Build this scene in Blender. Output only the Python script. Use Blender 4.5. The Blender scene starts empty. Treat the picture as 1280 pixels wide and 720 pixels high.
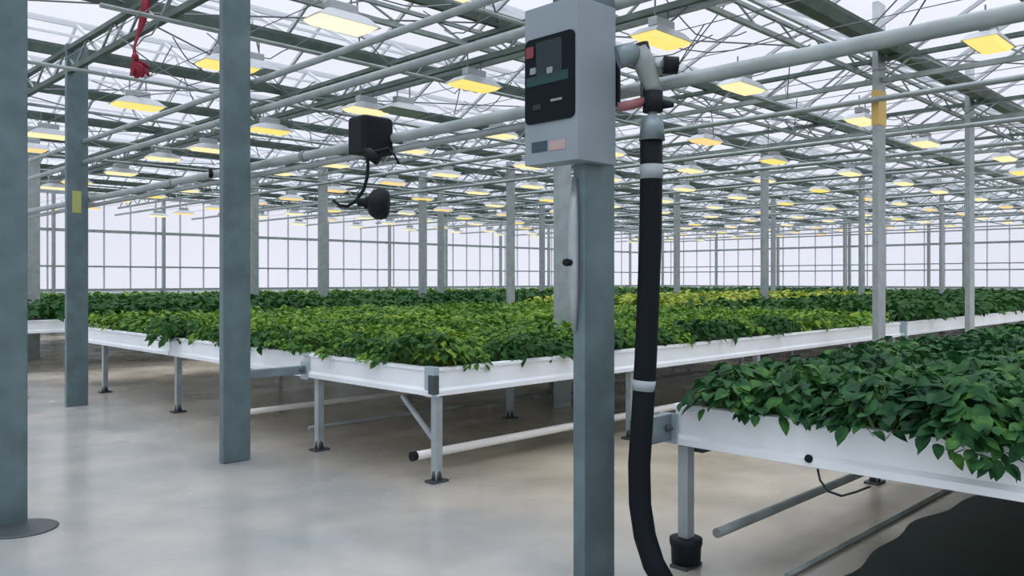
import bpy, math, random
from mathutils import Vector, Matrix
random.seed(7)
S2 = math.sqrt(2)
F = 1030.0; H = 1.5
scene = bpy.context.scene
col = scene.collection

# ---------------------------------------------------------------- helpers
def on_a(px, py, a):
    """point on the plane X = a seen at photo pixel px, py"""
    r = (px-640)/F; b = a*(1-r)/(1+r); D = (a+b)/S2
    return Vector((a, b, H+(350-py)*D/F))
def on_b(px, py, b):
    r = (px-640)/F; a = b*(1+r)/(1-r); D = (a+b)/S2
    return Vector((a, b, H+(350-py)*D/F))
def at_depth(px, py, D):
    R = (px-640)*D/F
    return Vector(((D+R)/S2, (D-R)/S2, H+(350-py)*D/F))

class MB:
    def __init__(s): s.v = []; s.f = []; s.sm = []
    def add(s, vs, fs, smooth=False):
        n = len(s.v); s.v += [tuple(v) for v in vs]
        for f in fs: s.f.append([i+n for i in f]); s.sm.append(smooth)
        return s
    def box(s, x0, x1, y0, y1, z0, z1):
        return s.add([(x0,y0,z0),(x1,y0,z0),(x1,y1,z0),(x0,y1,z0),(x0,y0,z1),(x1,y0,z1),(x1,y1,z1),(x0,y1,z1)],
              [(0,3,2,1),(4,5,6,7),(0,1,5,4),(1,2,6,5),(2,3,7,6),(3,0,4,7)])
    def bar(s, p, q, w, h, up=(0,0,1)):
        p = Vector(p); q = Vector(q); d = (q-p).normalized(); u = Vector(up)
        if abs(d.dot(u)) > .98: u = Vector((1,0,0))
        sd = d.cross(u).normalized(); u = sd.cross(d).normalized()
        vs = []
        for c in (p, q):
            for i, j in ((-1,-1),(1,-1),(1,1),(-1,1)): vs.append(c+sd*(i*w/2)+u*(j*h/2))
        return s.add(vs, [(0,1,2,3),(7,6,5,4),(0,4,5,1),(1,5,6,2),(2,6,7,3),(3,7,4,0)])
    def tube(s, pts, r, n=10, caps=True):
        pts = [Vector(p) for p in pts]
        rs = r if isinstance(r, (list, tuple)) else [r]*len(pts)
        vs = []; ref = None
        for i, p in enumerate(pts):
            if i == 0: t = pts[1]-pts[0]
            elif i == len(pts)-1: t = pts[-1]-pts[-2]
            else: t = (pts[i+1]-pts[i]).normalized()+(pts[i]-pts[i-1]).normalized()
            t.normalize()
            if ref is None:
                ref = Vector((0,0,1)) if abs(t.z) < .9 else Vector((1,0,0))
            x = t.cross(ref)
            if x.length < 1e-4: x = t.cross(Vector((0,1,0)))
            x.normalize(); y = x.cross(t).normalized(); ref = y
            for k in range(n):
                a = 2*math.pi*k/n
                vs.append(p+x*(math.cos(a)*rs[i])+y*(math.sin(a)*rs[i]))
        fs = []
        for i in range(len(pts)-1):
            for k in range(n):
                k2 = (k+1) % n
                fs.append((i*n+k, i*n+k2, (i+1)*n+k2, (i+1)*n+k))
        s.add(vs, fs, True)
        if caps:
            b = len(s.v)-len(vs)
            s.f.append([b+k for k in range(n)][::-1]); s.sm.append(False)
            s.f.append([b+(len(pts)-1)*n+k for k in range(n)]); s.sm.append(False)
        return s
    def lathe(s, base, axis, prof, n=20):
        axis = Vector(axis).normalized(); base = Vector(base)
        return s.tube([base+axis*t for t, r in prof], [max(r, 1e-4) for t, r in prof], n)
    def prism(s, poly, o, ex, ey, ez, d):
        """2D polygon in the ex, ey plane from o, thickness d along ez"""
        o = Vector(o); ex = Vector(ex); ey = Vector(ey); ez = Vector(ez); n = len(poly)
        vs = [o+ex*u+ey*v for u, v in poly]+[o+ex*u+ey*v+ez*d for u, v in poly]
        fs = [list(range(n))[::-1], [n+i for i in range(n)]]
        fs += [(i, (i+1) % n, n+(i+1) % n, n+i) for i in range(n)]
        return s.add(vs, fs)
    def build(s, name, mat, parent=None, origin=None, bevel=0):
        me = bpy.data.meshes.new(name)
        o3 = Vector(origin) if origin is not None else Vector((0,0,0))
        me.from_pydata([tuple(Vector(v)-o3) for v in s.v], [], s.f)
        me.polygons.foreach_set('use_smooth', s.sm)
        me.materials.append(mat); me.update()
        o = bpy.data.objects.new(name, me); col.objects.link(o)
        if parent is not None:
            o.parent = parent; o.location = o3-wpos(parent)
        else: o.location = o3
        if bevel:
            m = o.modifiers.new('bevel', 'BEVEL'); m.width = bevel; m.segments = 3; m.limit_method = 'ANGLE'
        return o
def wpos(o):
    p = Vector(o.location)
    while o.parent is not None: o = o.parent; p += o.location
    return p
def rrect(w, h, r, n=5):
    out = []
    for cx, cy, a0 in ((w-r, h-r, 0), (r, h-r, 90), (r, r, 180), (w-r, r, 270)):
        for k in range(n+1):
            a = math.radians(a0+90*k/n); out.append((cx+r*math.cos(a), cy+r*math.sin(a)))
    return out
def tag(o, label=None, cat=None, group=None, kind=None):
    if label: o['label'] = label
    if cat: o['category'] = cat
    if group: o['group'] = group
    if kind: o['kind'] = kind
    return o
def empty(name, loc, label, cat, group=None):
    o = bpy.data.objects.new(name, None); o.location = loc; o.empty_display_size = .1
    col.objects.link(o); return tag(o, label, cat, group)
def dup(root, loc, label, group=None, rz=0, scale=None):
    r = root.copy(); col.objects.link(r); r.location = loc; r.rotation_euler = (0,0,rz)
    if scale: r.scale = scale
    r['label'] = label
    if group: r['group'] = group
    for ch in list(root.children):
        c = ch.copy(); col.objects.link(c); c.parent = r
        for g in list(ch.children):
            d = g.copy(); col.objects.link(d); d.parent = c
    return r

# ---------------------------------------------------------------- materials
def mat(name, c, rough=.5, metal=0, spec=.5, noise=0, nscale=5, c2=None, bump=0, bscale=40, trans=0, emis=None, es=0, coat=0):
    m = bpy.data.materials.new(name); m.use_nodes = True
    nt = m.node_tree; b = nt.nodes['Principled BSDF']; L = nt.links
    b.inputs['Base Color'].default_value = (*c, 1)
    b.inputs['Roughness'].default_value = rough; b.inputs['Metallic'].default_value = metal
    b.inputs['Specular IOR Level'].default_value = spec
    if coat: b.inputs['Coat Weight'].default_value = coat
    if noise or c2:
        g = nt.nodes.new('ShaderNodeNewGeometry')
        n = nt.nodes.new('ShaderNodeTexNoise'); n.inputs['Scale'].default_value = nscale; n.inputs['Detail'].default_value = 5
        L.new(g.outputs['Position'], n.inputs['Vector'])
        r = nt.nodes.new('ShaderNodeValToRGB'); L.new(n.outputs['Fac'], r.inputs[0])
        k = c2 if c2 else tuple(x*(1-noise) for x in c)
        r.color_ramp.elements[0].position = .35; r.color_ramp.elements[1].position = .65
        r.color_ramp.elements[0].color = (*k, 1); r.color_ramp.elements[1].color = (*c, 1)
        L.new(r.outputs[0], b.inputs['Base Color'])
    if bump:
        g = nt.nodes.new('ShaderNodeNewGeometry')
        n = nt.nodes.new('ShaderNodeTexNoise'); n.inputs['Scale'].default_value = bscale; n.inputs['Detail'].default_value = 4
        L.new(g.outputs['Position'], n.inputs['Vector'])
        bp = nt.nodes.new('ShaderNodeBump'); bp.inputs['Strength'].default_value = bump; bp.inputs['Distance'].default_value = .01
        L.new(n.outputs['Fac'], bp.inputs['Height']); L.new(bp.outputs[0], b.inputs['Normal'])
    if emis:
        b.inputs['Emission Color'].default_value = (*emis, 1); b.inputs['Emission Strength'].default_value = es
    return m
M = {}
M['post'] = mat('galvanised_post', (.125,.185,.2), .42, .35, noise=.25, nscale=6)
M['postlight'] = mat('pale_galvanised', (.36,.42,.44), .4, .3, noise=.2, nscale=7)
M['bluegrey'] = mat('blue_grey_steel', (.2,.26,.28), .4, .4, noise=.25, nscale=9)
M['steel'] = mat('galvanised_steel', (.36,.41,.42), .42, .4, noise=.2, nscale=8)
M['darksteel'] = mat('dark_steel', (.06,.075,.08), .5, .4)
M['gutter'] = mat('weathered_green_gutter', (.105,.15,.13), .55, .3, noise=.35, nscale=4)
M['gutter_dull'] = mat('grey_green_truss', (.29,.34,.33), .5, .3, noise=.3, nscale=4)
M['pipe'] = mat('grey_painted_pipe', (.32,.37,.37), .42, .3, noise=.2, nscale=6)
M['wire'] = mat('thin_wire', (.16,.18,.19), .5, .3)
M['bar'] = mat('aluminium_glazing_bar', (.50,.53,.56), .45, .3)
M['white'] = mat('white_aluminium', (.80,.85,.88), .35, 0, noise=.08, nscale=3)
M['pvc'] = mat('white_pvc', (.80,.80,.76), .3)
M['bench_edge'] = mat('grey_bench_end', (.34,.43,.47), .4, .3)
M['mat'] = mat('growing_mat', (.04,.06,.035), .9, noise=.3)
M['black'] = mat('black_plastic', (.006,.009,.012), .6, spec=.2)
M['hose'] = mat('black_rubber_hose', (.004,.007,.010), .7, spec=.15, bump=.2, bscale=30)
M['tape'] = mat('grey_tape', (.26,.31,.33), .5)
M['boxgrey'] = mat('grey_enclosure', (.22,.275,.305), .5, 0, noise=.06, nscale=5)
M['screen'] = mat('dark_window', (.003,.007,.010), .35, spec=.12)
M['scr_grey'] = mat('grey_display', (.028,.040,.045), .5, spec=.1)
M['scr_green'] = mat('green_display', (.025,.060,.060), .5, spec=.1)
M['scr_white'] = mat('pale_mark', (.20,.25,.26), .5)
M['scr_red'] = mat('dull_red', (.16,.02,.03), .5)
M['lab_teal'] = mat('teal_label', (.02,.055,.075), .6)
M['lab_pink'] = mat('pink_label', (.40,.29,.28), .6)
M['redhandle'] = mat('faded_red_handle', (.25,.09,.10), .5)
M['ribbon'] = mat('red_ribbon', (.22,.010,.028), .7)
M['yellowtape'] = mat('yellow_tape', (.62,.42,.12), .6)
M['yellowmark'] = mat('yellow_green_mark', (.36,.40,.13), .6)
M['housing'] = mat('lamp_housing', (.36,.39,.40), .4, .3)
def emat(name, c, s):
    return mat(name, (.30,.26,.16), .5, emis=c, es=s)
M['glow'] = emat('sodium_glow', (1,.77,.20), .95)
M['glow_pale'] = emat('pale_sodium_glow', (1,.84,.44), 1.0)
M['glow_near'] = emat('bright_sodium_glow', (1,.86,.55), 1.25)
M['glow_amber'] = emat('amber_sodium_glow', (1,.68,.27), .95)

def leafmat(name, ca, cb, cc, nscale=1.2, transl=.25):
    m = bpy.data.materials.new(name); m.use_nodes = True; nt = m.node_tree; L = nt.links
    b = nt.nodes['Principled BSDF']; out = nt.nodes['Material Output']
    g = nt.nodes.new('ShaderNodeNewGeometry')
    n = nt.nodes.new('ShaderNodeTexNoise'); n.inputs['Scale'].default_value = nscale; n.inputs['Detail'].default_value = 2
    n2 = nt.nodes.new('ShaderNodeTexNoise'); n2.inputs['Scale'].default_value = nscale*11; n2.inputs['Detail'].default_value = 1
    L.new(g.outputs['Position'], n.inputs['Vector']); L.new(g.outputs['Position'], n2.inputs['Vector'])
    ad = nt.nodes.new('ShaderNodeMath'); ad.operation = 'ADD'
    L.new(n.outputs['Fac'], ad.inputs[0]); L.new(n2.outputs['Fac'], ad.inputs[1])
    hf = nt.nodes.new('ShaderNodeMath'); hf.operation = 'MULTIPLY'; hf.inputs[1].default_value = .5
    L.new(ad.outputs[0], hf.inputs[0])
    r = nt.nodes.new('ShaderNodeValToRGB'); L.new(hf.outputs[0], r.inputs[0])
    e = r.color_ramp.elements; e[0].position = .38; e[0].color = (*ca,1); e[1].position = .62; e[1].color = (*cc,1)
    k = e.new(.5); k.color = (*cb,1)
    L.new(r.outputs[0], b.inputs['Base Color'])
    b.inputs['Roughness'].default_value = .6; b.inputs['Specular IOR Level'].default_value = .18
    t = nt.nodes.new('ShaderNodeBsdfTranslucent'); L.new(r.outputs[0], t.inputs['Color'])
    mx = nt.nodes.new('ShaderNodeMixShader'); mx.inputs[0].default_value = transl
    L.new(b.outputs[0], mx.inputs[1]); L.new(t.outputs[0], mx.inputs[2]); L.new(mx.outputs[0], out.inputs[0])
    return m
M['leaf_near'] = leafmat('dark_green_leaf', (.009,.048,.018), (.021,.088,.028), (.065,.18,.034))
M['leaf_mid'] = leafmat('fresh_green_leaf', (.036,.115,.018), (.095,.215,.024), (.22,.34,.038), .8)
M['leaf_dark'] = leafmat('deep_green_leaf', (.012,.060,.014), (.022,.085,.016), (.040,.12,.022), .6)
M['leaf_yellow'] = leafmat('yellow_green_leaf', (.16,.26,.03), (.28,.36,.05), (.42,.46,.08), .6)
M['stem'] = mat('green_stem', (.10,.20,.05), .6)

def glassmat(name, tint, milky, gloss=.06):
    m = bpy.data.materials.new(name); m.use_nodes = True; nt = m.node_tree; L = nt.links
    nt.nodes.remove(nt.nodes['Principled BSDF']); out = nt.nodes['Material Output']
    tr = nt.nodes.new('ShaderNodeBsdfTransparent'); tr.inputs[0].default_value = (*tint, 1)
    tl = nt.nodes.new('ShaderNodeBsdfTranslucent'); tl.inputs[0].default_value = (.9,.9,.93,1)
    gl = nt.nodes.new('ShaderNodeBsdfGlossy'); gl.inputs['Roughness'].default_value = .15
    a = nt.nodes.new('ShaderNodeMixShader'); a.inputs[0].default_value = milky
    b = nt.nodes.new('ShaderNodeMixShader'); b.inputs[0].default_value = gloss
    L.new(tr.outputs[0], a.inputs[1]); L.new(tl.outputs[0], a.inputs[2])
    L.new(a.outputs[0], b.inputs[1]); L.new(gl.outputs[0], b.inputs[2]); L.new(b.outputs[0], out.inputs[0])
    return m
M['glass'] = glassmat('roof_glass', (.94,.95,.97), .10)
M['wallglass'] = glassmat('hazy_wall_glass', (.92,.92,.96), .22)

# floor: sealed concrete, beige and browner under the benches, patchy wet sheen
def floormat():
    m = bpy.data.materials.new('sealed_concrete'); m.use_nodes = True; nt = m.node_tree; L = nt.links
    b = nt.nodes['Principled BSDF']; g = nt.nodes.new('ShaderNodeNewGeometry')
    def noise(s, d=4, dist=0):
        n = nt.nodes.new('ShaderNodeTexNoise'); n.inputs['Scale'].default_value = s; n.inputs['Detail'].default_value = d
        n.inputs['Distortion'].default_value = dist
        L.new(g.outputs['Position'], n.inputs['Vector']); return n.outputs['Fac']
    def ramp(f, p0, c0, p1, c1):
        r = nt.nodes.new('ShaderNodeValToRGB'); L.new(f, r.inputs[0])
        r.color_ramp.elements[0].position = p0; r.color_ramp.elements[0].color = (*c0,1)
        r.color_ramp.elements[1].position = p1; r.color_ramp.elements[1].color = (*c1,1); return r.outputs[0]
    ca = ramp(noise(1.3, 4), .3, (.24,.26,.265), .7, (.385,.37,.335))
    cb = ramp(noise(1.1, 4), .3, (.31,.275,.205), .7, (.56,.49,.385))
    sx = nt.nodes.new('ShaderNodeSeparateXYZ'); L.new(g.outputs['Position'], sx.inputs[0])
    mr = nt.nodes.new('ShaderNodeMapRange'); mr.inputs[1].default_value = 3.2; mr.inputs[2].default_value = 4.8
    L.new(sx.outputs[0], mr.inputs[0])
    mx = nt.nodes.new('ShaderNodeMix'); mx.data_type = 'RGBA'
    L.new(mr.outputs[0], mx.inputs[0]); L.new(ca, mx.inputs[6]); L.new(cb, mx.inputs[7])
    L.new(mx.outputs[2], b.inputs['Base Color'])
    rr = ramp(noise(.9, 3), .35, (.13,.13,.13), .65, (.30,.30,.30)); L.new(rr, b.inputs['Roughness'])
    b.inputs['Specular IOR Level'].default_value = .8
    bp = nt.nodes.new('ShaderNodeBump'); bp.inputs['Strength'].default_value = .06; bp.inputs['Distance'].default_value = .02
    L.new(noise(7, 3), bp.inputs['Height']); L.new(bp.outputs[0], b.inputs['Normal'])
    return m
M['floor'] = floormat()

# ---------------------------------------------------------------- the setting
AW, BW = 41.0, 30.0          # the far walls: X = AW on the right, Y = BW on the left
A0, B0 = -7.0, -7.0
f = MB(); f.box(A0, AW, B0, BW, -.1, 0); tag(f.build('floor', M['floor']), kind='structure')

EAVE, RIDGE = 4.42, 5.05
GUT = [3.85, 6.5, 8.75, 11.15, 13.5, 15.85, 18.2, 20.55, 22.9, 25.25, 27.6]
valleys = [-7.0, -5.1, -2.9, -.7, 1.6]+GUT+[BW]
g = MB(); bars = MB(); rid = MB()
for i in range(len(valleys)-1):
    y0, y1 = valleys[i], valleys[i+1]; ym = (y0+y1)/2
    g.add([(A0,y0,EAVE),(AW,y0,EAVE),(AW,ym,RIDGE),(A0,ym,RIDGE)], [(0,1,2,3)])
    g.add([(A0,y1,EAVE),(AW,y1,EAVE),(AW,ym,RIDGE),(A0,ym,RIDGE)], [(0,3,2,1)])
    rid.bar((A0,ym,RIDGE-.02), (AW,ym,RIDGE-.02), .06, .07)
    x = A0
    while x < AW:
        k = .032
        bars.bar((x,y0,EAVE-.02), (x,ym,RIDGE-.03), k, .045); bars.bar((x,ym,RIDGE-.03), (x,y1,EAVE-.02), k, .045)
        x += 1.2
    for t in (.5,):                                # the sash bar of the roof vents
        bars.bar((A0, y0+(ym-y0)*t, EAVE+(RIDGE-EAVE)*t-.03), (AW, y0+(ym-y0)*t, EAVE+(RIDGE-EAVE)*t-.03), .03, .03)
ce = g.build('ceiling', M['glass']); tag(ce, kind='structure')
bars.build('glazing_bars', M['bar'], ce); rid.build('ridge_beams', M['bar'], ce)

M['mull'] = mat('wall_mullion', (.5,.51,.56), .5, .1)  # distance haze is put into this pale mullion colour
def wall(name, along_x, c, lo, hi, posts, extra):
    def P(t, z, d=0):
        return (t, c+d, z) if along_x else (c+d, t, z)
    w = MB(); w.add([P(lo,1.15), P(hi,1.15), P(hi,EAVE), P(lo,EAVE)], [(0,1,2,3)])
    root = w.build(name, M['wallglass']); tag(root, kind='structure')
    s = MB()
    (s.box(lo, hi, c-.06, c+.06, 0, 1.15) if along_x else s.box(c-.06, c+.06, lo, hi, 0, 1.15))
    s.build('low_wall', M['white'], root)
    r = MB()
    for z, h in [(1.17,.07),(1.96,.06),(3.17,.10),(EAVE,.12)]+extra: r.bar(P(lo,z,-.05), P(hi,z,-.05), .06, h)
    r.build('wall_rail', M['pipe'], root)
    m = MB(); t = lo+.4
    while t < hi: m.bar(P(t,1.15,-.03), P(t,EAVE,-.03), .045, .05); t += .88
    m.build('mullions', M['mull'], root)
    p = MB()
    for t in posts: p.bar(P(t,0,-.18), P(t,EAVE,-.18), .13, .09)
    p.build('wall_post', M['pipe'], root)
    return root
wall('wall_left', True, BW, A0, AW, [1.5, 5.0, 8.5, 12.1, 15.7, 18.9, 22.1, 25.4, 29.0, 32.6, 36.2, 39.8], [])
wall('wall_right', False, AW, B0, BW, [2.0, 5.6, 8.7, 11.9, 13.4, 17.1, 20.9, 24.6, 28.2], [(2.25,.05),(3.75,.06)])

# ---------------------------------------------------------------- posts
def post(a, b, ztop, label, group=None, base='none', m='post'):
    o = empty('steel_post', (a, b, 0), label, 'post', group)
    w, d, t = .075, .24, .012      # an open channel: web facing the near aisle, flanges behind
    c = MB(); c.box(a-d/2, a+d/2, b-w/2, b+w/2, 0, ztop)
    c.build('post_shaft', M[m], o, (a, b, 0), bevel=.008)
    if base != 'none':
        k = MB(); k.box(a-d/2-.05, a+d/2+.05, b-w/2-.05, b+w/2+.05, 0, .012)
        k.build('base_plate', M['darksteel'], o, (a, b, 0))
        for sx in (-1, 1):
            q = MB(); q.lathe((a+sx*(d/2+.03), b-w/2-.025, .012), (0,0,1), [(0,.012),(.018,.012),(.018,.006),(.03,.006)], 6)
            q.build('anchor_bolt', M['steel'], o, (a, b, 0))
    return o
pS = post(3.2, 2.62, 4.3, 'steel post carrying the grey control box beside the black hose')
p1 = post(3.2, 6.44, 4.3, 'blue-grey steel post tied by a short arm to the middle bench')
p2 = post(3.28, 10.63, 4.3, 'farther blue-grey post with a yellow-green mark, second from left edge')
pL = post(1.37, 5.77, 4.3, 'nearest steel post cut by the left edge, on a flat dark foot')
k = MB(); k.lathe((1.42, 5.6, 0), (0,0,1), [(0,.20),(.006,.20),(.010,.19)], 24)
k.build('foot_disc', M['darksteel'], pL, (1.37,5.77,0))
pG = post(7.28, 6.44, 4.4, 'pale post rising through the plants just left of the control box post', m='postlight')
q1 = post(10.5, 4.03, 4.95, 'grey post with orange tape standing behind the right bench', m='steel')
q2 = post(14.1, 4.03, 4.95, 'grey post next right of the taped post, rising from the white bench side', m='steel')
q3 = post(16.6, 8.81, 4.4, 'slim grey post between the yellow-green crop and dark crop', m='steel')
q4 = post(21.8, 8.81, 4.4, 'slender post just left of the orange-taped post, farther away', m='steel')
for a, b in [(14.3,14.35),(21,14.0),(27,14.0),(10.9,17.4),(10.7,20.45),(17.2,20.45),(14.0,17.4),(28,8.81),(33,14.0),(22,20.45),(28,20.45),(4.6,17.4)]:
    post(a, b, 4.4, 'thin distant post rising behind the far benches', 'distant posts behind the far benches', 'none', 'steel')
# marks and tape
m_ = MB(); m_.box(3.28-.06, 3.28+.04, 10.63-.0375-.003, 10.63-.0375, 2.3, 2.56); m_.build('paint_mark', M['yellowmark'], p2, (3.28,10.63,0))
m_ = MB(); m_.box(10.5-.125, 10.5+.125, 4.03-.043, 4.03+.043, 3.42, 3.85); m_.build('tape_wrap', M['yellowtape'], q1, (10.5,4.03,0))
# conduit down the near post and its knob
m_ = MB(); m_.tube([(3.075,2.64,2.0),(3.066,2.64,1.8),(3.066,2.64,1.45),(3.075,2.64,1.25)], [.014,.026,.026,.012], 10)
m_.build('conduit', M['steel'], pS, (3.2,2.62,0))
m_ = MB(); m_.lathe((3.045,2.64,1.585), (-1,0,0), [(0,.015),(.03,.02),(.045,.016)], 10); m_.build('clamp_knob', M['black'], pS, (3.2,2.62,0))

# ---------------------------------------------------------------- benches
def bench(a0, a1, b0, b1, label, group=None, legsA=None, legsB=None, near=False, zt=.85, zb=.645, endcap=True):
    o = empty('growing_bench', (a0, b0, 0), label, 'bench', group); O = (a0, b0, 0)
    t = .035
    def panel(p0, p1, out):
        # white rim section: upright face, rolled top lip, lower flange
        d = (Vector(p1)-Vector(p0)).normalized(); n = Vector(out)
        prof = [(0,zb+.0),(.028,zb),(.03,zb+.035),(.008,zb+.055),(.006,zt-.035),(.022,zt-.022),(.022,zt),(-.02,zt+.004),(-.02,zt-.01),(-.006,zt-.02),(-.006,zb+.03),(0,zb)]
        poly = prof[:-1]
        m = MB(); m.prism(poly, (Vector(p0)), n, Vector((0,0,1)), d, (Vector(p1)-Vector(p0)).length)
        return m
    panel((a0,b0,0),(a0,b1,0),(-1,0,0)).build('front_rim', M['white'], o, O)
    panel((a1,b0,0),(a1,b1,0),(1,0,0)).build('back_rim', M['white'], o, O)
    panel((a0,b0,0),(a1,b0,0),(0,-1,0)).build('side_rim', M['white'], o, O)
    panel((a0,b1,0),(a1,b1,0),(0,1,0)).build('side_rim', M['white'], o, O)
    m = MB(); m.box(a0+.022, a1-.022, b0+.022, b1-.022, zt-.12, zt-.09); m.build('tray', M['white'], o, O)
    m = MB(); m.box(a0+.03, a1-.03, b0+.03, b1-.03, zt-.088, zt-.05); m.build('growing_mat', M['mat'], o, O)
    if endcap:
        m = MB(); m.box(a0-.026, a0-.004+.03, b0-.028, b0+.085, zb-.01, zt+.012); m.build('corner_cap', M['bench_edge'], o, O, bevel=.006)
    m = MB()
    for bb in (b0+.12, b1-.12): m.box(a0+.05, a1-.05, bb-.025, bb+.025, zb+.03, zt-.125)
    m.build('support_rail', M['steel'], o, O)
    legsA = legsA or [a0+.06, a1-.2]; legsB = legsB or [b0+.02, b1-.1]
    for la in legsA:
        x = MB(); x.box(la-.02, la+.02, b0+.03, b1-.03, zb-.012, zb+.028); x.build('cross_beam', M['steel'], o, O)
        for lb in legsB:
            l = MB(); l.box(la-.03, la+.03, lb-.03, lb+.03, .02, zb-.013)
            lo = l.build('leg', M['postlight'], o, O)
            ft = MB(); ft.box(la-.075, la+.075, lb-.05, lb+.05, 0, .018); ft.lathe((la,lb,.018), (0,0,1), [(0,.042),(.05,.036),(.09,.026)], 10)
            ft.build('foot', M['darksteel'], lo, O)
    return o
b1_ = bench(3.66, 14.0, -1.3, 2.44, 'near white-rimmed bench of dark leafy plants at right', legsA=[3.70,6.2,8.8,11.4,13.7], legsB=[-1.0,2.41])
b2a = bench(3.88, 13.0, 4.69, 6.38, 'middle bench whose corner leg has a slanted brace', legsA=[3.93,6.3,8.7,11.2,12.8], legsB=[4.72,6.33])
b2b = bench(3.88, 13.0, 6.50, 9.33, 'bench behind the tied post, between two white rims', legsA=[3.93,7.2,10.2,12.8], legsB=[9.28], endcap=False)
b2c = bench(3.88, 13.0, 9.37, 12.9, 'white-rimmed bench behind the post with yellow-green mark', legsA=[3.93,7.2,10.2,12.8], legsB=[11.6,12.85], endcap=False)
b3 = bench(3.75, 13.0, 14.8, 17.3, 'far-left bench with white end seen beside the left edge post', legsB=[14.95,17.2])
FARB = [(3.75,13.0,17.5,20.35),(3.75,13.0,20.55,22.8),(13.25,24.0,4.69,8.70),(13.25,24.0,8.92,12.9),(13.25,26,14.8,17.3),(13.25,26,17.5,20.35),(13.25,26,20.55,22.8),
        (24.3,40,4.69,8.70),(24.3,40,8.92,12.9),(26.3,40,14.8,17.3),(26.3,40,17.5,20.35),(26.3,40,20.55,22.8),(3.75,20,24.2,29.2),(20.3,40,24.2,29.2)]
for i, (x0,x1,y0,y1) in enumerate(FARB):
    if i == 2: bench(x0,x1,y0,y1, 'white-rimmed bench of dark crop beyond the middle bench at right')
    elif i == 3: bench(x0,x1,y0,y1, 'far bench carrying the bright yellow-green plants')
    else: bench(x0,x1,y0,y1, 'distant bench of dark green crop near the glass walls', 'distant benches of dark green crop')
# slanted brace on the corner leg, dark bracket, rim knob
m = MB(); m.bar((3.93,4.74,.30),(3.93,5.14,.60),.022,.034); m.build('brace', M['steel'], b2a, (3.88,4.69,0))
m = MB(); m.box(3.845,3.90,4.655,4.72,.66,.80); m.build('corner_bracket', M['darksteel'], b2a, (3.88,4.69,0), bevel=.004)
k = on_a(1012, 573, 3.64); m = MB(); m.lathe((3.65,k.y,k.z), (-1,0,0), [(0,.014),(.02,.02),(.035,.014)], 12); m.build('rim_knob', M['black'], b1_, (3.66,-1.3,0))
# short arms tying posts to benches
def arm(a0, a1, b, z, label, h=.075, w=.05):
    o = empty('tie_arm', (a0, b, z), label, 'arm')
    m = MB(); m.box(a0, a1, b-w/2, b+w/2, z-h/2, z+h/2); m.build('arm_bar', M['bluegrey'], o, (a0,b,z), bevel=.006)
    m = MB(); m.box(a1, a1+.014, b-.055, b+.055, z-.085, z+.07); m.build('end_plate', M['bench_edge'], o, (a0,b,z))
    m = MB(); m.lathe((a1-.04,b-w/2,z), (0,-1,0), [(0,.02),(.012,.02),(.014,.01),(.03,.01)], 6); m.build('bolt', M['darksteel'], o, (a0,b,z))
    return o
arm(3.32, 3.842, 6.44, .71, 'grey arm joining a post to the front of the middle bench')
arm(3.32, 3.62, 2.47, .735, 'short grey arm between the control box post and the near bench', .14)
m = MB(); m.box(3.75,4.35,2.34,2.40,.595,.643); m.build('gusset', M['darksteel'], b1_, (3.66,-1.3,0)); m = MB(); m.lathe((3.70,2.41,0), (0,0,1), [(.02,.075),(.10,.078),(.12,.085),(.15,.085),(.155,.06)], 20)
m.build('leg_socket', M['black'], b1_, (3.66,-1.3,0))

# ---------------------------------------------------------------- pipes
def pipe(p, q, r, label, m='pipe', group=None, name='pipe', cat='pipe', cap=None, n=12, clamps=0):
    o = MB().tube([p, q], r, n).build(name, M[m], None, p)
    tag(o, label, cat, group)
    if cap:
        c = MB(); d = (Vector(q)-Vector(p)).normalized(); c.tube([Vector(p)-d*.01, Vector(p)+d*.03], r*1.08, n); c.build('end_cap', M[cap], o, p)
    if clamps:
        d = Vector(q)-Vector(p)
        for i in range(clamps):
            c = Vector(p)+d*((i+.5)/clamps); u = d.normalized()
            k = MB(); k.tube([c-u*.02, c+u*.02], r*1.3, n); k.build('clamp', M['gutter_dull'], o, p)
    return o
pipe((3.86,4.92,.17),(12.5,4.92,.17),.034,'white plastic pipe with open dark end under the middle bench','pvc',cap='black',name='plastic_pipe')
pipe((3.9,7.75,.17),(12.5,7.75,.17),.03,'white pipe under the bench right of the tied post','pvc',name='plastic_pipe')
pipe((4.0,6.62,.15),(12.5,6.62,.15),.018,'thin brown pipe low under the middle bench','gutter_dull')
pipe((3.82,2.30,.17),(13.5,2.36,.17),.026,'dark pipe low behind the near bench leg, under the bench','gutter_dull')
pipe((3.9,1.95,.014),(13.5,1.95,.014),.014,'darker line lying on the floor under the near bench','gutter_dull')  # slim tube drawn for a dark line on the floor
m = MB(); P = [on_a(1022,588,3.74), Vector((3.8,1.62,.42)), Vector((3.9,1.60,.30)), Vector((4.1,1.55,.25)), Vector((4.3,1.45,.30)), Vector((4.5,1.40,.40))]
P = [at_depth(1022,586,3.95), at_depth(1025,600,3.95), at_depth(1035,614,4.0), at_depth(1052,620,4.0), at_depth(1070,615,4.1), at_depth(1088,608,4.1)]
m.tube(P, .006, 6); tag(m.build('loose_wire', M['darksteel'], None, P[0]), 'thin loose wire dangling below the near bench rim', 'wire')

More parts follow.
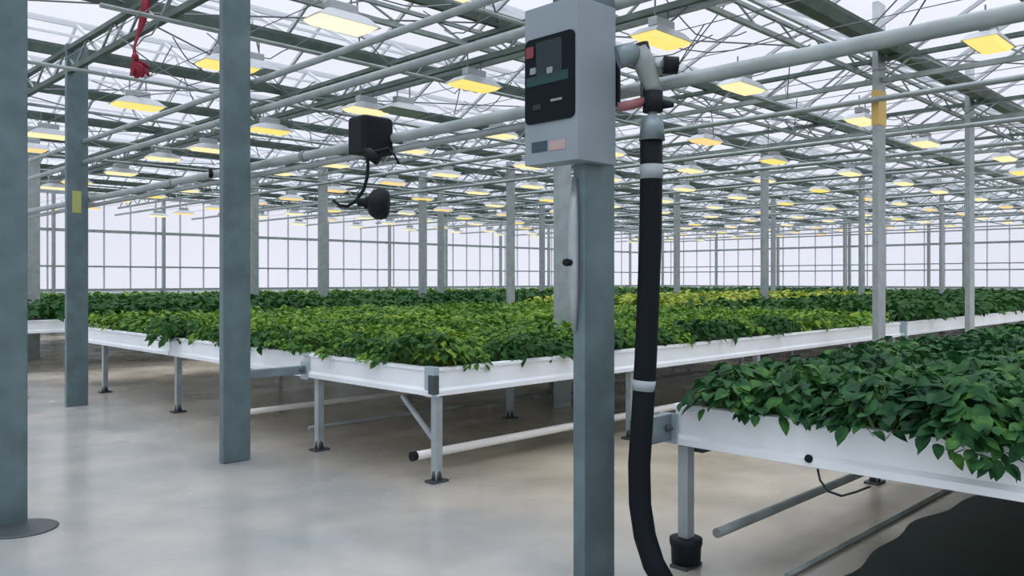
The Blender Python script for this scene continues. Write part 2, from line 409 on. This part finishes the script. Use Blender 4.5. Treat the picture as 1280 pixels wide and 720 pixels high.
m = MB(); pe = [(3.9,-1.3),(13.9,-1.3),(13.9,1.75)]+[(13.9-.1*i, 1.80+.035*math.sin(i*.31)+.02*math.sin(i*.83)) for i in range(1,101)]; m.prism(pe, (0,0,0), (1,0,0), (0,1,0), (0,0,1), .006); M['cover'] = mat('dark_green_sheet', (.008,.032,.026), .5, spec=.25, noise=.3, nscale=3)  # thin dark green sheet on the floor, wavy along one long side
tag(m.build('dark_floor_sheet', M['cover'], None, (3.95,-1.3,0)), 'dark green sheet on the floor under the near bench', 'mat')
# overhead pipes along the near aisle (direction Y) tied to the post row
pipe((3.44,-3,2.477),(3.44,27,2.477),.036,'thick grey overhead pipe passing behind the control box',clamps=12)
pipe((3.47,2.75,2.405),(3.47,27,2.405),.024,'thinner grey pipe running just below the thick overhead pipe')
pipe((3.36,-3,2.91),(3.36,27,2.91),.030,'overhead pipe second above the thick pipe, crossing the upper left')
pipe((3.36,-3,3.16),(3.36,27,3.16),.026,'topmost overhead pipe of the aisle row, leaving through the top edge')
for i, a in enumerate([6.4, 10.33, 13.0, 15.2, 17.7, 20.3, 23, 26, 29, 32, 35, 38]):
    lb = ['grey pipe overhead between first and second truss rows','grey overhead pipe crossing the orange tape of the taped post'][i] if i < 2 else 'thin overhead pipe running across the far bays'
    pipe((a,-5,3.72 if i else 3.95),(a,29.5,3.72 if i else 3.95),.036 if i < 4 else .03, lb, group=None if i < 2 else 'overhead pipes across the far bays', n=8)
for i, b in enumerate([5.3, 7.5, 10.0, 12.4, 14.8, 17.2, 19.6, 22]):
    pipe((2.5,b,3.86),(40.5,b,3.86),.022,'thin overhead pipe running toward the right wall','gutter_dull','overhead pipes running toward the right wall',n=8)
pipe((3.39,7.30,2.44),(3.39,7.30,2.52),.018,'small dark clamp on the overhead pipes beside the tied post','black',name='pipe_clamp',cat='clamp')

# ---------------------------------------------------------------- gutters and trusses
for i, b in enumerate(GUT+[1.6,-.7]):
    lb = {0:'dark green gutter meeting the orange-taped post at upper right',1:'long dark green gutter crossing above the control box'}.get(i, 'dark green roof gutter running toward the right wall')
    o = empty('roof_gutter', (A0, b, 4.2), lb, 'gutter', None if i < 2 else 'roof gutters over the far bays')
    m = MB(); m.prism([(u*(1 if i == 0 else .48), v) for u, v in ((-.14,4.40),(-.13,4.36),(-.07,4.27),(.07,4.27),(.13,4.36),(.14,4.40))], (A0+.1,b,0), (0,1,0), (0,0,1), (1,0,0), AW-A0-.3)
    m.build('gutter_trough', M['gutter'], o, (A0,b,4.2))
    if i in (0, 1, 11):
        # light lattice rail beside the gutter
        bb = b+.5; m = MB(); m.bar((A0+.2,bb,4.18),(AW-.3,bb,4.18),.05,.05); m.bar((A0+.2,bb,4.36),(AW-.3,bb,4.36),.04,.04)
        m.build('rail', M['gutter_dull'], o, (A0,b,4.2))
        m = MB(); x = A0+.2; k = 0
        while x < AW-1: m.bar((x,bb,4.18 if k%2 else 4.36),(x+.45,bb,4.36 if k%2 else 4.18),.018,.018); x += .45; k += 1
        m.build('lattice', M['gutter_dull'], o, (A0,b,4.2))
TR = [3.2, 6.3, 10.5, 14.1, 17.7, 21.3, 24.9, 28.5, 32.1, 35.7, 39.0]
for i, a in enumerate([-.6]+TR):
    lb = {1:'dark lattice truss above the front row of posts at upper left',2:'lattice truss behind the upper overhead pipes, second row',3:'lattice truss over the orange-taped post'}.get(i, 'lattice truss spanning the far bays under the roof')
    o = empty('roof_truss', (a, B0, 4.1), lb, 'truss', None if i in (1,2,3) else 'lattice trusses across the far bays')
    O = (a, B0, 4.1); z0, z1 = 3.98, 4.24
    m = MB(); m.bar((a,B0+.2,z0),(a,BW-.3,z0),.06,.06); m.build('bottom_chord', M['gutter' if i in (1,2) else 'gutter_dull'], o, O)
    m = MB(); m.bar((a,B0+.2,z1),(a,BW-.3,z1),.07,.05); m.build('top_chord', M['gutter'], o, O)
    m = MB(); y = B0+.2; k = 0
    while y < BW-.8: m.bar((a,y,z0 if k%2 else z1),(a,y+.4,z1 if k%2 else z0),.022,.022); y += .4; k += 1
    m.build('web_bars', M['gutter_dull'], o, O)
# roof bracing rods and vent push rods: long thin members, one object each
def rod(p, q, r=.010, nm='brace_rod', lb='thin steel brace rod crossing under the roof glass', cat='rod', grp='thin brace rods under the roof', m='wire'):
    o = MB().tube([p, q], r, 6, False).build(nm, M[m], None, p); return tag(o, lb, cat, grp)
rr = random.Random(3)
for ai in range(-1, 8):
    a0 = ([-.6]+TR)[ai+1]; a1 = ([-.6]+TR+[41])[ai+2]
    for bi, b in enumerate([1.6]+GUT[:8]):
        b2 = ([1.6]+GUT)[bi+1]
        if (ai+1)/1.0 > 5 and bi % 2: continue
        rod((a0,b,4.24),(a1,b2,4.32)) if (ai+bi) % 2 else rod((a0,b2,4.24),(a1,b,4.32))
        bm = (b+b2)/2; ac = (a0+a1)/2
        if ai < 5:
            rod((ac-.2,b+.1,4.42),(ac+.5,bm+.1,4.92),.009,'vent_push_rod','thin push rod reaching up to a roof vent','rod','push rods of the roof vents')
            rod((ac+1.2,b2-.1,4.42),(ac+.3,bm-.2,4.9),.009,'vent_push_rod','thin push rod reaching up to a roof vent','rod','push rods of the roof vents')
# screen wires along both directions
for i in range(26):
    a = 1.0+i*1.0
    rod((a,-4,3.99),(a,29.5,3.99),.005,'screen_wire','thin horizontal wire strung below the trusses','wire','wires strung below the trusses')
# slack power cables between lamps
for i in range(80):
    a = rr.uniform(2.5, 14); b = rr.uniform(3, 15); ang = rr.choice([0, math.pi/2, .5, 1.2, 2.2]); L_ = rr.uniform(.9, 2.0)
    p = Vector((a,b,rr.uniform(3.95,4.2))); q = p+Vector((math.cos(ang)*L_, math.sin(ang)*L_, rr.uniform(-.1,.12)))
    if p.z-.35 < 3.9 and a < 3: continue
    pts = []
    for k in range(9):
        t = k/8; v = p.lerp(q, t); v.z -= .25*math.sin(math.pi*t)*rr.uniform(.8,1.1); pts.append(v)
    o = MB().tube(pts, .007, 5, False).build('power_cable', M['wire'], None, p)
    tag(o, 'slack dark power cable sagging between roof trusses', 'cable', 'slack cables under the roof')

# ---------------------------------------------------------------- grow lamps
def make_lamp(glow, label, group):
    o = empty('grow_lamp', (0,0,0), label, 'lamp', group)
    w, d = .31, .155
    def loop(w, d, z): return [(-w,-d,z),(w,-d,z),(w,d,z),(-w,d,z)]
    m = MB(); m.add(loop(.12,.07,.10)+loop(.20,.11,.075)+loop(w,d,0)+loop(w-.012,d-.012,.0)+loop(.19,.10,.065),
        [(3,2,1,0)]+[(4*k+i, 4*k+(i+1)%4, 4*k+4+(i+1)%4, 4*k+4+i) for k in range(4) for i in range(4)])
    m.build('reflector', M['housing'], o)
    m = MB(); m.add(loop(w-.07,d-.05,-.035)+loop(w-.014,d-.014,.008)+loop(.185,.098,.06), [(0,1,2,3),(8,11,10,9)]+[(4*k+i,4*k+(i+1)%4,4*k+4+(i+1)%4,4*k+4+i) for k in range(2) for i in range(4)])
    m.build('glowing_cover', glow, o)
    m = MB(); m.box(-.14,.14,-.05,.05,.102,.18); m.build('ballast', M['housing'], o, bevel=.008)
    for hx in (-.1,.1): m = MB(); m.bar((hx,0,.18),(hx,0,.34),.012,.012); m.build('hanger', M['wire'], o)
    return o
LZ = 3.68
lab_near = [
 (3.94,6.0,'glow_near','bright pale-yellow grow lamp at top, left of the control box'),
 (6.24,6.84,'glow','yellow grow lamp just left of the control box, above the thick pipe'),
 (6.25,4.33,'glow','yellow grow lamp right of the control box above the pipe fitting'),
 (8.5,2.27,'glow','bright yellow grow lamp near the top right corner'),
 (8.47,4.77,'glow_pale','pale cream grow lamp left of the orange-taped post, highest there'),
 (3.98,10.6,'glow','long yellow grow lamp between the two left posts under the red ribbon'),
 (3.9,8.0,'glow','yellow grow lamp crossing behind the tied post near the top'),
 (8.6,8.9,'glow_pale','small cream grow lamp left of the control box lower edge'),
 (11.4,4.6,'glow_pale','cream grow lamp just left of the orange tape on the post'),
 (6.0,11.0,'glow','yellow grow lamp left of the black hanging box'),
 (8.6,11.0,'glow_pale','cream grow lamp just right below the black hanging box'),
 (3.85,13.75,'glow_pale','cream grow lamp between the left edge post and marked post'),
 (14.0,4.65,'glow_pale','cream grow lamp between the taped post and the next post right'),
 (16.7,4.2,'glow_pale','small lamp at the right edge beyond the second right post'),
 (11.3,7.0,'glow_amber','amber-edged grow lamp just right of the black hose top'),
 (14.1,7.3,'glow','small yellow lamp right of the amber-edged lamp'),
]
protos = {}
spots = set()
for a, b, gname, lb in lab_near:
    if gname not in protos:
        o = make_lamp(M[gname], lb, 'grow lamps over the near benches'); protos[gname] = o; o.location = (a,b,LZ)
    else: o = dup(protos[gname], (a,b,LZ), lb)
    if 'left of the control box' in lb and gname == 'glow_near': pass
    spots.add((a,b))
off = make_lamp(M['housing'], 'unlit grey lamp above the black hanging box', 'grow lamps over the near benches'); off.location = (6.6,8.6,LZ+.02)
dup(off, (4.3,8.3,LZ+.1), 'unlit grey lamp right of the tied post near the top')
ga = [1.3, 3.95, 6.15, 8.55, 11.35, 14.0, 16.7, 19.4, 22.1, 24.8, 27.5, 30.2, 32.9, 35.6, 38.3]
gb = [2.27, 4.6, 6.95, 8.9, 11.0, 13.3, 15.2, 17.4, 19.6, 21.8, 24.0, 26.2, 28.4]
rr = random.Random(11)
for a in ga:
    for b in gb:
        r = (a-b)/(a+b)
        px = 640+F*r
        if px < -80 or px > 1360: continue
        D = (a+b)/S2; py = 350-F*(LZ-H)/D
        if py < -60: continue
        if any(abs(a-x) < .9 and abs(b-y) < 1.0 for x, y in spots): continue
        gname = rr.choice(['glow_pale','glow_pale','glow','glow_pale','glow_amber'])
        o = dup(protos[gname], (a+rr.uniform(-.1,.1), b+rr.uniform(-.1,.1), LZ+rr.uniform(-.04,.04)),
            'small glowing grow lamp in the far rows under the roof' if D > 14 else 'glowing yellow grow lamp hanging in the middle rows',
            'grow lamps in the far rows' if D > 14 else 'grow lamps in the middle rows')

# ---------------------------------------------------------------- the grey control box on the near post
BX = Vector((2.95, 2.515, 2.067))
cb = empty('control_box', BX, 'grey control box with dark rounded window on the near post', 'control box')
m = MB(); m.prism([(0,0),(0,.345),(.122,.345),(.122,.148),(.128,.148),(.128,.062),(.29,.062),(.29,0)], (2.95,2.515,2.067), (1,0,0),(0,1,0),(0,0,1),.773)
# carry the box as a shell round the front and the near side of the post
m.build('enclosure', M['boxgrey'], cb, BX, bevel=.014)
def face(u0, u1, v0, v1, name, mt, d=.006, r=.0, parent=cb, proud=0):
    """rectangle on the front face given by photo pixels u (x) at the face, v rows"""
    p = on_a(u0, 0, 2.95).y; q = on_a(u1, 0, 2.95).y
    w = p-q; m = MB(); poly = rrect(w, v1-v0, max(r,.001), 5)
    m.prism(poly, (2.95-proud, q, v0), (0,1,0), (0,0,1), (-1,0,0), d)
    return m.build(name, M[mt], parent, BX)
zl = lambda px, py: on_a(px, py, 2.95).z
z0, z1 = zl(660,157), zl(660,52)
win = face(657.5, 719, z0, z1, 'dark_window', 'screen', .008, .03)
face(672, 704, zl(688,92), zl(688,50), 'display', 'scr_grey', .003, .008, win, .008)
face(660, 712, zl(688,104), zl(688,92), 'green_strip', 'scr_green', .003, .006, win, .008)
face(659.5, 669, zl(664,74), zl(664,60), 'red_patch', 'scr_red', .006, .008, win, .008)  # the red, green and pale pieces are flat coloured patches on the window
face(665, 672, zl(668,94), zl(668,86), 'small_spot', 'scr_white', .005, .007, win, .011)
face(686, 693, zl(690,92), zl(690,84), 'small_spot', 'scr_white', .005, .007, win, .011)
face(690, 704, zl(697,126), zl(697,123), 'pale_bar', 'scr_white', .003, .002, win, .008)
face(668, 678, zl(673,138), zl(673,131), 'small_spot', 'scr_grey', .004, .007, win, .008)
face(665, 684, zl(675,190), zl(675,177), 'teal_label', 'lab_teal', .003, .002)
face(687, 707, zl(697,187), zl(697,175), 'pink_label', 'lab_pink', .003, .002)
m = MB(); m.box(3.245, 3.262, 2.50, 2.58, 2.36, 2.66); m.build('side_hinge', M['black'], cb, BX, bevel=.005)
m = MB(); m.box(3.0, 3.07, 2.56, 2.72, 2.842, 2.875); m.build('top_vent', M['darksteel'], cb, BX, bevel=.005)

# ---------------------------------------------------------------- black hose and fittings right of the post
DH = 3.92
def hp(px, py, D=DH): return at_depth(px, py, D)
P = [hp(814,168), hp(814,220), hp(813,300), hp(810,380), hp(807,450), hp(803,520), hp(799,580), hp(800,630), hp(806,670,3.90), hp(817,705,3.87), hp(834,735,3.82)]
P[-1].z = max(P[-1].z, .06)
hose = MB().tube(P, .053, 20).build('drain_hose', M['hose'], None, P[-1]); tag(hose, 'thick black hose hanging beside the control box post', 'hose')
MB().tube([hp(814,206),hp(814,224)], .0545, 20).build('tape_band', M['tape'], hose, P[-1])
MB().tube([hp(805,475),hp(804,488)], .0555, 20).build('tape_band', M['tape'], hose, P[-1])
MB().tube([hp(815,146),hp(815,176)], [.05,.062], 20).build('collar', M['bluegrey'], hose, P[-1])
vb = empty('valve_assembly', hp(815,120), 'grey and black pipe valve with red lever above the hose', 'valve'); VO = vb.location.copy()
MB().tube([hp(772,72),hp(786,68),hp(797,70)], .055, 16).build('elbow', M['bluegrey'], vb, VO)
MB().tube([hp(797,62),hp(806,80),hp(815,108),hp(816,118)], [.05,.052,.042,.03], 16).build('valve_body', M['gutter_dull'], vb, VO)
MB().tube([hp(800,55),hp(805,75)], .04, 12).build('valve_cap', M['black'], vb, VO)
MB().tube([hp(812,80),hp(830,81)], .022, 12).build('spindle', M['steel'], vb, VO)
MB().tube([hp(829,81),hp(847,82)], .042, 16).build('hand_knob', M['black'], vb, VO)
MB().tube([hp(816,115),hp(816,140)], .048, 16).build('coupling', M['black'], vb, VO)
MB().tube([hp(826,131),hp(842,131)], [.022,.012], 10).build('spout', M['black'], vb, VO)
MB().tube([hp(773,134),hp(790,131),hp(806,126)], [.022,.024,.022], 12).build('red_lever', M['redhandle'], vb, VO)
MB().tube([hp(816,138),hp(815,150)], .022, 12).build('nipple', M['steel'], vb, VO)
MB().tube([hp(803,85),hp(803,125)], .010, 8).build('stem', M['darksteel'], vb, VO)

# ---------------------------------------------------------------- black hanging box and round horn on the pipe
C = on_a(460, 168, 3.36)
z0 = 2.34; z1 = 2.60
hb = empty('sensor_box', (3.25, C.y, z0), 'black box mounted on the overhead pipes left of the control box', 'box'); HO = (3.25, C.y, z0)
y0, y1 = on_a(475,0,3.17).y, on_a(430,0,3.17).y
Dk = (3.17+y0)/S2
y0 = on_a(462,0,3.17).y
yb = y0+.09
m = MB(); poly = [(x+.05,y) for x,y in [(3.13,yb+.17),(3.155,yb+.195),(3.37,yb+.195),(3.39,yb+.17),(3.39,yb+.02),(3.37,yb),(3.155,yb),(3.13,yb+.02)]]
n = len(poly); cx = 3.31; cy = yb+.098
lv = [(1.0,2.36),(1.0,2.575),(.96,2.60),(.80,2.612)]
vs = [(cx+(x-cx)*s, cy+(y-cy)*s, z) for s, z in lv for x, y in poly]
m.add(vs, [list(range(n)), [3*n+i for i in range(n)][::-1]]+[(k*n+i,(k+1)*n+i,(k+1)*n+(i+1)%n,k*n+(i+1)%n) for k in range(3) for i in range(n)])
m.build('box_shell', M['black'], hb, HO)
def sp(px, py): return at_depth(px, py, 5.2)
MB().tube([sp(458,190),sp(474,201)], .035, 14).build('lens_barrel', M['black'], hb, HO)
MB().tube([sp(455,186),sp(460,192),sp(487,186)], .014, 8).build('mount_bracket', M['black'], hb, HO)
MB().tube([sp(484,186),sp(492,192),sp(499,205)], .007, 8).build('stub_cable', M['black'], hb, HO)
MB().tube([sp(458,190),sp(460,205),sp(459,222),sp(454,238),sp(445,251),sp(434,258),sp(425,257),sp(416,250)], .011, 8).build('hanging_cable', M['black'], hb, HO)
horn = empty('round_siren', sp(474,255), 'round black siren hanging below the black box', 'siren'); SO = horn.location.copy()
ax = (sp(500,258)-sp(460,254)); ax = Vector((ax.x+.05, ax.y-.02, ax.z)).normalized()
MB().lathe(Vector(SO)-ax*.07, ax, [(0,.045),(.02,.078),(.055,.097),(.09,.099),(.12,.088),(.135,.06),(.14,.0)], 28).build('siren_body', M['black'], horn, SO)
MB().lathe(Vector(SO)-ax*.135, ax, [(0,.026),(.04,.028),(.045,.04),(.07,.04)], 16).build('nozzle', M['black'], horn, SO)
MB().tube([Vector(SO)-ax*.12, sp(445,251)], .011, 8).build('siren_lead', M['black'], horn, SO)

# ---------------------------------------------------------------- red ribbon
def rib(px, py): return at_depth(px, py, 7.9)
m = MB(); pts = [(184,-12,5),(182,8,4.5),(178,28,4),(172,46,3),(168,60,2.4),(169,72,2.4),(171,80,5),(175,88,7),(178,97,3)]
vs = []
for i, (x,y,w) in enumerate(pts):
    p = rib(x,y); s = Vector((math.cos(i*.5-.8), math.sin(i*.5-.8), 0))
    s = Vector((.7,-.7,0))+Vector((.5,.5,0))*math.sin(i*1.3)
    vs += [p-s*w/F*7.9, p+s*w/F*7.9]
m.add(vs, [(2*i,2*i+1,2*i+3,2*i+2) for i in range(len(pts)-1)], True)
o = m.build('red_ribbon', M['ribbon'], None, rib(178,28)); tag(o, 'red ribbon hanging from the roof between the left posts', 'ribbon')
sm = o.modifiers.new('solid','SOLIDIFY'); sm.thickness = .006
MB().lathe(rib(169,66), (0,0,-1), [(0,.012),(.02,.03),(.05,.035),(.08,.012)], 10).build('knot', M['ribbon'], o, rib(178,28))
# its loose tails
for x1, y1, w, tw in ((165,95,4,.9),(171,98,4,-.5),(186,95,4,.3),(188,86,3,1.2)):
    m = MB(); vs = []
    for i in range(5):
        t = i/4; p = rib(169+(x1-169)*t, 76+(y1-76)*t-3*math.sin(math.pi*t)); s = Vector((.7,-.7,0))+Vector((.6,.6,.3))*math.sin(i*1.1+tw)
        ww = w*(.5+.7*math.sin(math.pi*min(t,.8)))
        vs += [p-s*ww/F*7.9, p+s*ww/F*7.9]
    m.add(vs, [(2*i,2*i+1,2*i+3,2*i+2) for i in range(4)], True); t = m.build('ribbon_tail', M['ribbon'], o, rib(178,28)); t.modifiers.new('solid','SOLIDIFY').thickness = .005

# ---------------------------------------------------------------- plants
def leaf(m, base, d, up, L, W, fold=.25, droop=.35, seg=4):
    """broad pointed leaf with lobed edge: base point, direction d, up vector"""
    d = d.normalized(); s = d.cross(up)
    if s.length < 1e-3: s = d.cross(Vector((1,0,0)))
    s.normalize(); u = s.cross(d).normalized()
    prof = [0.10, .75, 1.0, .62, .04] if seg == 4 else [.25, 1.0, .1]
    n = len(prof); vs = []
    for i, w in enumerate(prof):
        t = i/(n-1); c = base+d*(L*t)-u*(droop*L*t*t)
        jag = 1+(.12 if i % 2 else -.06)
        vs += [c-s*(W*w*.5*jag)+u*(fold*W*w*.5), c, c+s*(W*w*.5*jag)+u*(fold*W*w*.5)]
    fs = []
    for i in range(n-1):
        fs += [(3*i,3*i+1,3*i+4,3*i+3),(3*i+1,3*i+2,3*i+5,3*i+4)]
    m.add(vs, fs, True)
def plant_mesh(rg, nl=70, R=.19, Hh=.24, L=.085, seg=4, stems=True, m=None, st=None, o=Vector((0,0,0))):
    m = m if m is not None else MB(); st = st if st is not None else MB()
    for i in range(nl):
        az = rg.uniform(0, 2*math.pi); q = rg.random()**.6; rad = R*q
        top = Hh*(1-.55*q*q)*rg.uniform(.55, 1.06)
        p = o+Vector((math.cos(az)*rad, math.sin(az)*rad, top))
        a2 = az+rg.uniform(-.9,.9); el = rg.uniform(-.35,.45)-.25*q
        d = Vector((math.cos(a2)*math.cos(el), math.sin(a2)*math.cos(el), math.sin(el)))
        k = L*rg.uniform(.7, 1.3)
        leaf(m, p, d, Vector((rg.uniform(-.6,.6), rg.uniform(-.6,.6), 1)), k, k*.75, rg.uniform(-.2,.6), rg.uniform(.1,.8), seg)
        if stems and i % 2 == 0: st.tube([o+Vector((math.cos(az)*.03, math.sin(az)*.03, 0)), p], .0025, 4, False)
    return m, st
def make_plants(nv, mt, seed, **kw):
    out = []
    for i in range(nv):
        rg = random.Random(seed+i); m, st = plant_mesh(rg, **kw)
        me_o = m.build('foliage', mt); st_o = st.build('stems', M['stem'])
        out.append((me_o.data, st_o.data))
        bpy.data.objects.remove(me_o); bpy.data.objects.remove(st_o)
    return out
near_v = make_plants(5, M['leaf_near'], 100, nl=200, R=.21, Hh=.25, L=.066)
mid_v = make_plants(5, M['leaf_mid'], 200, nl=120, R=.20, Hh=.235, L=.062)
midd_v = make_plants(3, M['leaf_dark'], 250, nl=105, R=.20, Hh=.24, L=.07)
def place_plant(v, loc, rz, sc, label, group, tilt=(0,0)):
    o = bpy.data.objects.new('leafy_plant', None); o.location = loc; o.rotation_euler = (tilt[0], tilt[1], rz); o.scale = (sc,sc,sc)
    o.empty_display_size = .1; col.objects.link(o); tag(o, label, 'plant', group)
    for nm, me in (('foliage', v[0]), ('stems', v[1])):
        c = bpy.data.objects.new(nm, me); c.parent = o; col.objects.link(c)
ZP = .80
rg = random.Random(5)
cells = []
def grid(a0, a1, b0, b1, sp, kind):
    a = a0+.1
    while a < a1-.05:
        b = b0+.1
        while b < b1-.05:
            cells.append((a+rg.uniform(-.06,.06), b+rg.uniform(-.06,.06), kind)); b += sp
        a += sp
grid(3.66, 14.0, -1.25, 2.44, .28, 'one')
grid(3.95, 12.95, 4.78, 6.34, .31, 'two')
grid(3.95, 12.95, 6.56, 12.85, .31, 'two')
def inview(a, b, m=60):
    px = 640+F*(a-b)/(a+b); return -m < px < 1280+m
vis = [c for c in cells if inview(c[0], c[1])]
vis.sort(key=lambda c: c[0]+c[1] + (0 if c[2] == 'one' else -.6))
one = [c for c in vis if c[2] == 'one']; two = [c for c in vis if c[2] == 'two']
NI = 285
one_i = one[:130]; two_i = two[:NI-len(one_i)]
indiv = set(one_i)|set(two_i)
for a, b, kind in one_i:
    front = a < 4.0; side = b > 2.2
    if front and b > 2.2: lb, gr = 'dark leafy plant at the corner of the near bench beside the hose', None
    elif front: lb, gr = 'dark leafy plant spilling along the front rim of the near bench', 'dark plants along the near bench front rim'
    elif side: lb, gr = 'leafy plant along the far side edge of the near bench', 'plants along the near bench far side'
    else: lb, gr = 'bushy green plant in the middle of the near bench', 'plants filling the near bench'
    place_plant(rg.choice(near_v), (a, b, ZP-.01+rg.uniform(-.02,.02)), rg.uniform(0,6.3), rg.uniform(.92,1.15), lb, gr)
for a, b, kind in two_i:
    front = a < 4.2; side = b < 4.98
    if front and side: lb, gr = 'bushy green plant at the braced corner of the middle bench', None
    elif front: lb, gr = 'fresh green plant along the front rim of the middle benches', 'plants along the middle benches front rim'
    elif side: lb, gr = 'fresh green plant along the long side rim of the middle bench', 'plants along the middle bench side rim'
    else: lb, gr = 'fresh green plant inside the middle benches', 'plants filling the middle benches'
    v = rg.choice(mid_v) if not (side or front) or rg.random() < .5 else rg.choice(midd_v)
    place_plant(v, (a, b, ZP+rg.uniform(-.03,.02)), rg.uniform(0,6.3), rg.uniform(.88,1.12), lb, gr)
# plants that droop over rims
k = on_a(1205, 545, 3.66); place_plant(near_v[1], (3.70, k.y, .82), 1.0, 1.05, 'dark plant drooping far over the rim of the near bench', None, (0,-.55))
place_plant(near_v[2], (3.76, k.y+.14, .84), 2.0, 1.0, 'dark plant leaning over the near rim beside the drooping one', None, (0,-.35))
k = on_a(213, 425, 3.86); place_plant(midd_v[0], (3.84, k.y, .82), 1.0, 1.1, 'dark plant hanging over white rim between the two left posts', None, (0,-.5))
place_plant(midd_v[1], (4.02, 4.95, .83), 2.4, 1.2, 'dark green plant bulging over the braced bench corner', None, (.25,-.3))
# the rest of the crop, too dense to count
def crop(name, cs, mt, nl, R, Hh, L, label, zf=ZP):
    m = MB(); st = MB()
    for a, b in cs: plant_mesh(rg, nl, R*rg.uniform(.9,1.1), Hh*rg.uniform(.85,1.1), L, 2, False, m, st, Vector((a,b,zf)))
    o = m.build(name, mt); tag(o, label, 'crop', None, 'stuff'); return o
rest2 = [(a,b) for a,b,k in two if (a,b,k) not in indiv]
rest1 = [(a,b) for a,b,k in one if (a,b,k) not in indiv]+[(a,b) for a,b,k in cells if k == 'one' and not inview(a,b)]
if rest1: crop('crop_foliage', rest1, M['leaf_near'], 40, .2, .26, .10, 'green foliage covering the far part of the near bench')
crop('crop_foliage', rest2, M['leaf_mid'], 46, .2, .25, .08, 'fresh green foliage covering the back of the middle benches')
def gridc(a0, a1, b0, b1, sp):
    out = []; a = a0+.15
    while a < a1-.1:
        b = b0+.15
        while b < b1-.1:
            if inview(a, b, 90): out.append((a+rg.uniform(-.08,.08), b+rg.uniform(-.08,.08)))
            b += sp
        a += sp
    return out
def multi(rects, sp):
    out = []
    for r in rects: out += gridc(*r, sp)
    return out
crop('crop_foliage', multi([(3.75,13,14.8,17.3),(3.75,13,17.5,20.35),(3.75,13,20.55,22.8)], .36), M['leaf_dark'], 26, .24, .34, .13, 'dark green crop on the far left benches')
crop('crop_foliage', multi([(13.25,24,4.69,8.7)], .36), M['leaf_dark'], 26, .24, .36, .13, 'dark green crop beyond the middle bench at right')
crop('crop_foliage', multi([(13.25,24,8.92,12.9)], .36), M['leaf_yellow'], 26, .24, .38, .13, 'bright yellow-green crop glowing behind the middle bench')
crop('crop_foliage', multi([(13.25,26,14.8,17.3),(13.25,26,17.5,20.35),(13.25,26,20.55,22.8)], .45), M['leaf_dark'], 22, .28, .34, .17, 'dark green crop on distant benches before the left wall')
crop('crop_foliage', multi([(24.3,40,4.69,8.7),(24.3,40,8.92,12.9),(26.3,40,14.8,17.3),(26.3,40,17.5,20.35),(26.3,40,20.55,22.8)], .55), M['leaf_dark'], 20, .33, .34, .2, 'dark green crop on distant benches before the right wall')
crop('crop_foliage', multi([(3.75,20,24.2,29.2),(20.3,40,24.2,29.2)], .55), M['leaf_mid'], 20, .33, .30, .2, 'green crop on the farthest benches along the left wall')

# ---------------------------------------------------------------- light
w = bpy.data.worlds.new('overcast'); scene.world = w; w.use_nodes = True; nt = w.node_tree
bg = nt.nodes['Background']
tc = nt.nodes.new('ShaderNodeTexCoord'); nz = nt.nodes.new('ShaderNodeTexNoise'); nz.inputs['Scale'].default_value = 2.5; nz.inputs['Detail'].default_value = 4
rp = nt.nodes.new('ShaderNodeValToRGB'); nt.links.new(tc.outputs['Generated'], nz.inputs['Vector']); nt.links.new(nz.outputs['Fac'], rp.inputs[0])
rp.color_ramp.elements[0].position = .3; rp.color_ramp.elements[0].color = (.74,.765,.84,1)
rp.color_ramp.elements[1].position = .7; rp.color_ramp.elements[1].color = (.86,.87,.94,1)
nt.links.new(rp.outputs[0], bg.inputs[0])
# an overcast sky is about three times as bright overhead as at the horizon
sx = nt.nodes.new('ShaderNodeSeparateXYZ'); nt.links.new(tc.outputs['Generated'], sx.inputs[0])
mr = nt.nodes.new('ShaderNodeMapRange'); mr.interpolation_type = 'SMOOTHSTEP'
for k, v in zip((1,2,3,4), (.25,.95,1.0,3.9)): mr.inputs[k].default_value = v
nt.links.new(sx.outputs[2], mr.inputs[0]); nt.links.new(mr.outputs[0], bg.inputs[1])

cam = bpy.data.cameras.new('camera'); co = bpy.data.objects.new('camera', cam); col.objects.link(co)
co.location = (0,0,H); co.rotation_euler = (math.pi/2, 0, -math.pi/4)
cam.sensor_width = 36; cam.lens = F/1280*36; cam.shift_y = -10/1280; cam.clip_end = 300
scene.camera = co
vs_ = scene.view_settings; vs_.view_transform = 'Standard'; vs_.look = 'None'; vs_.gamma = 1; vs_.exposure = .06; vs_.use_curve_mapping = False
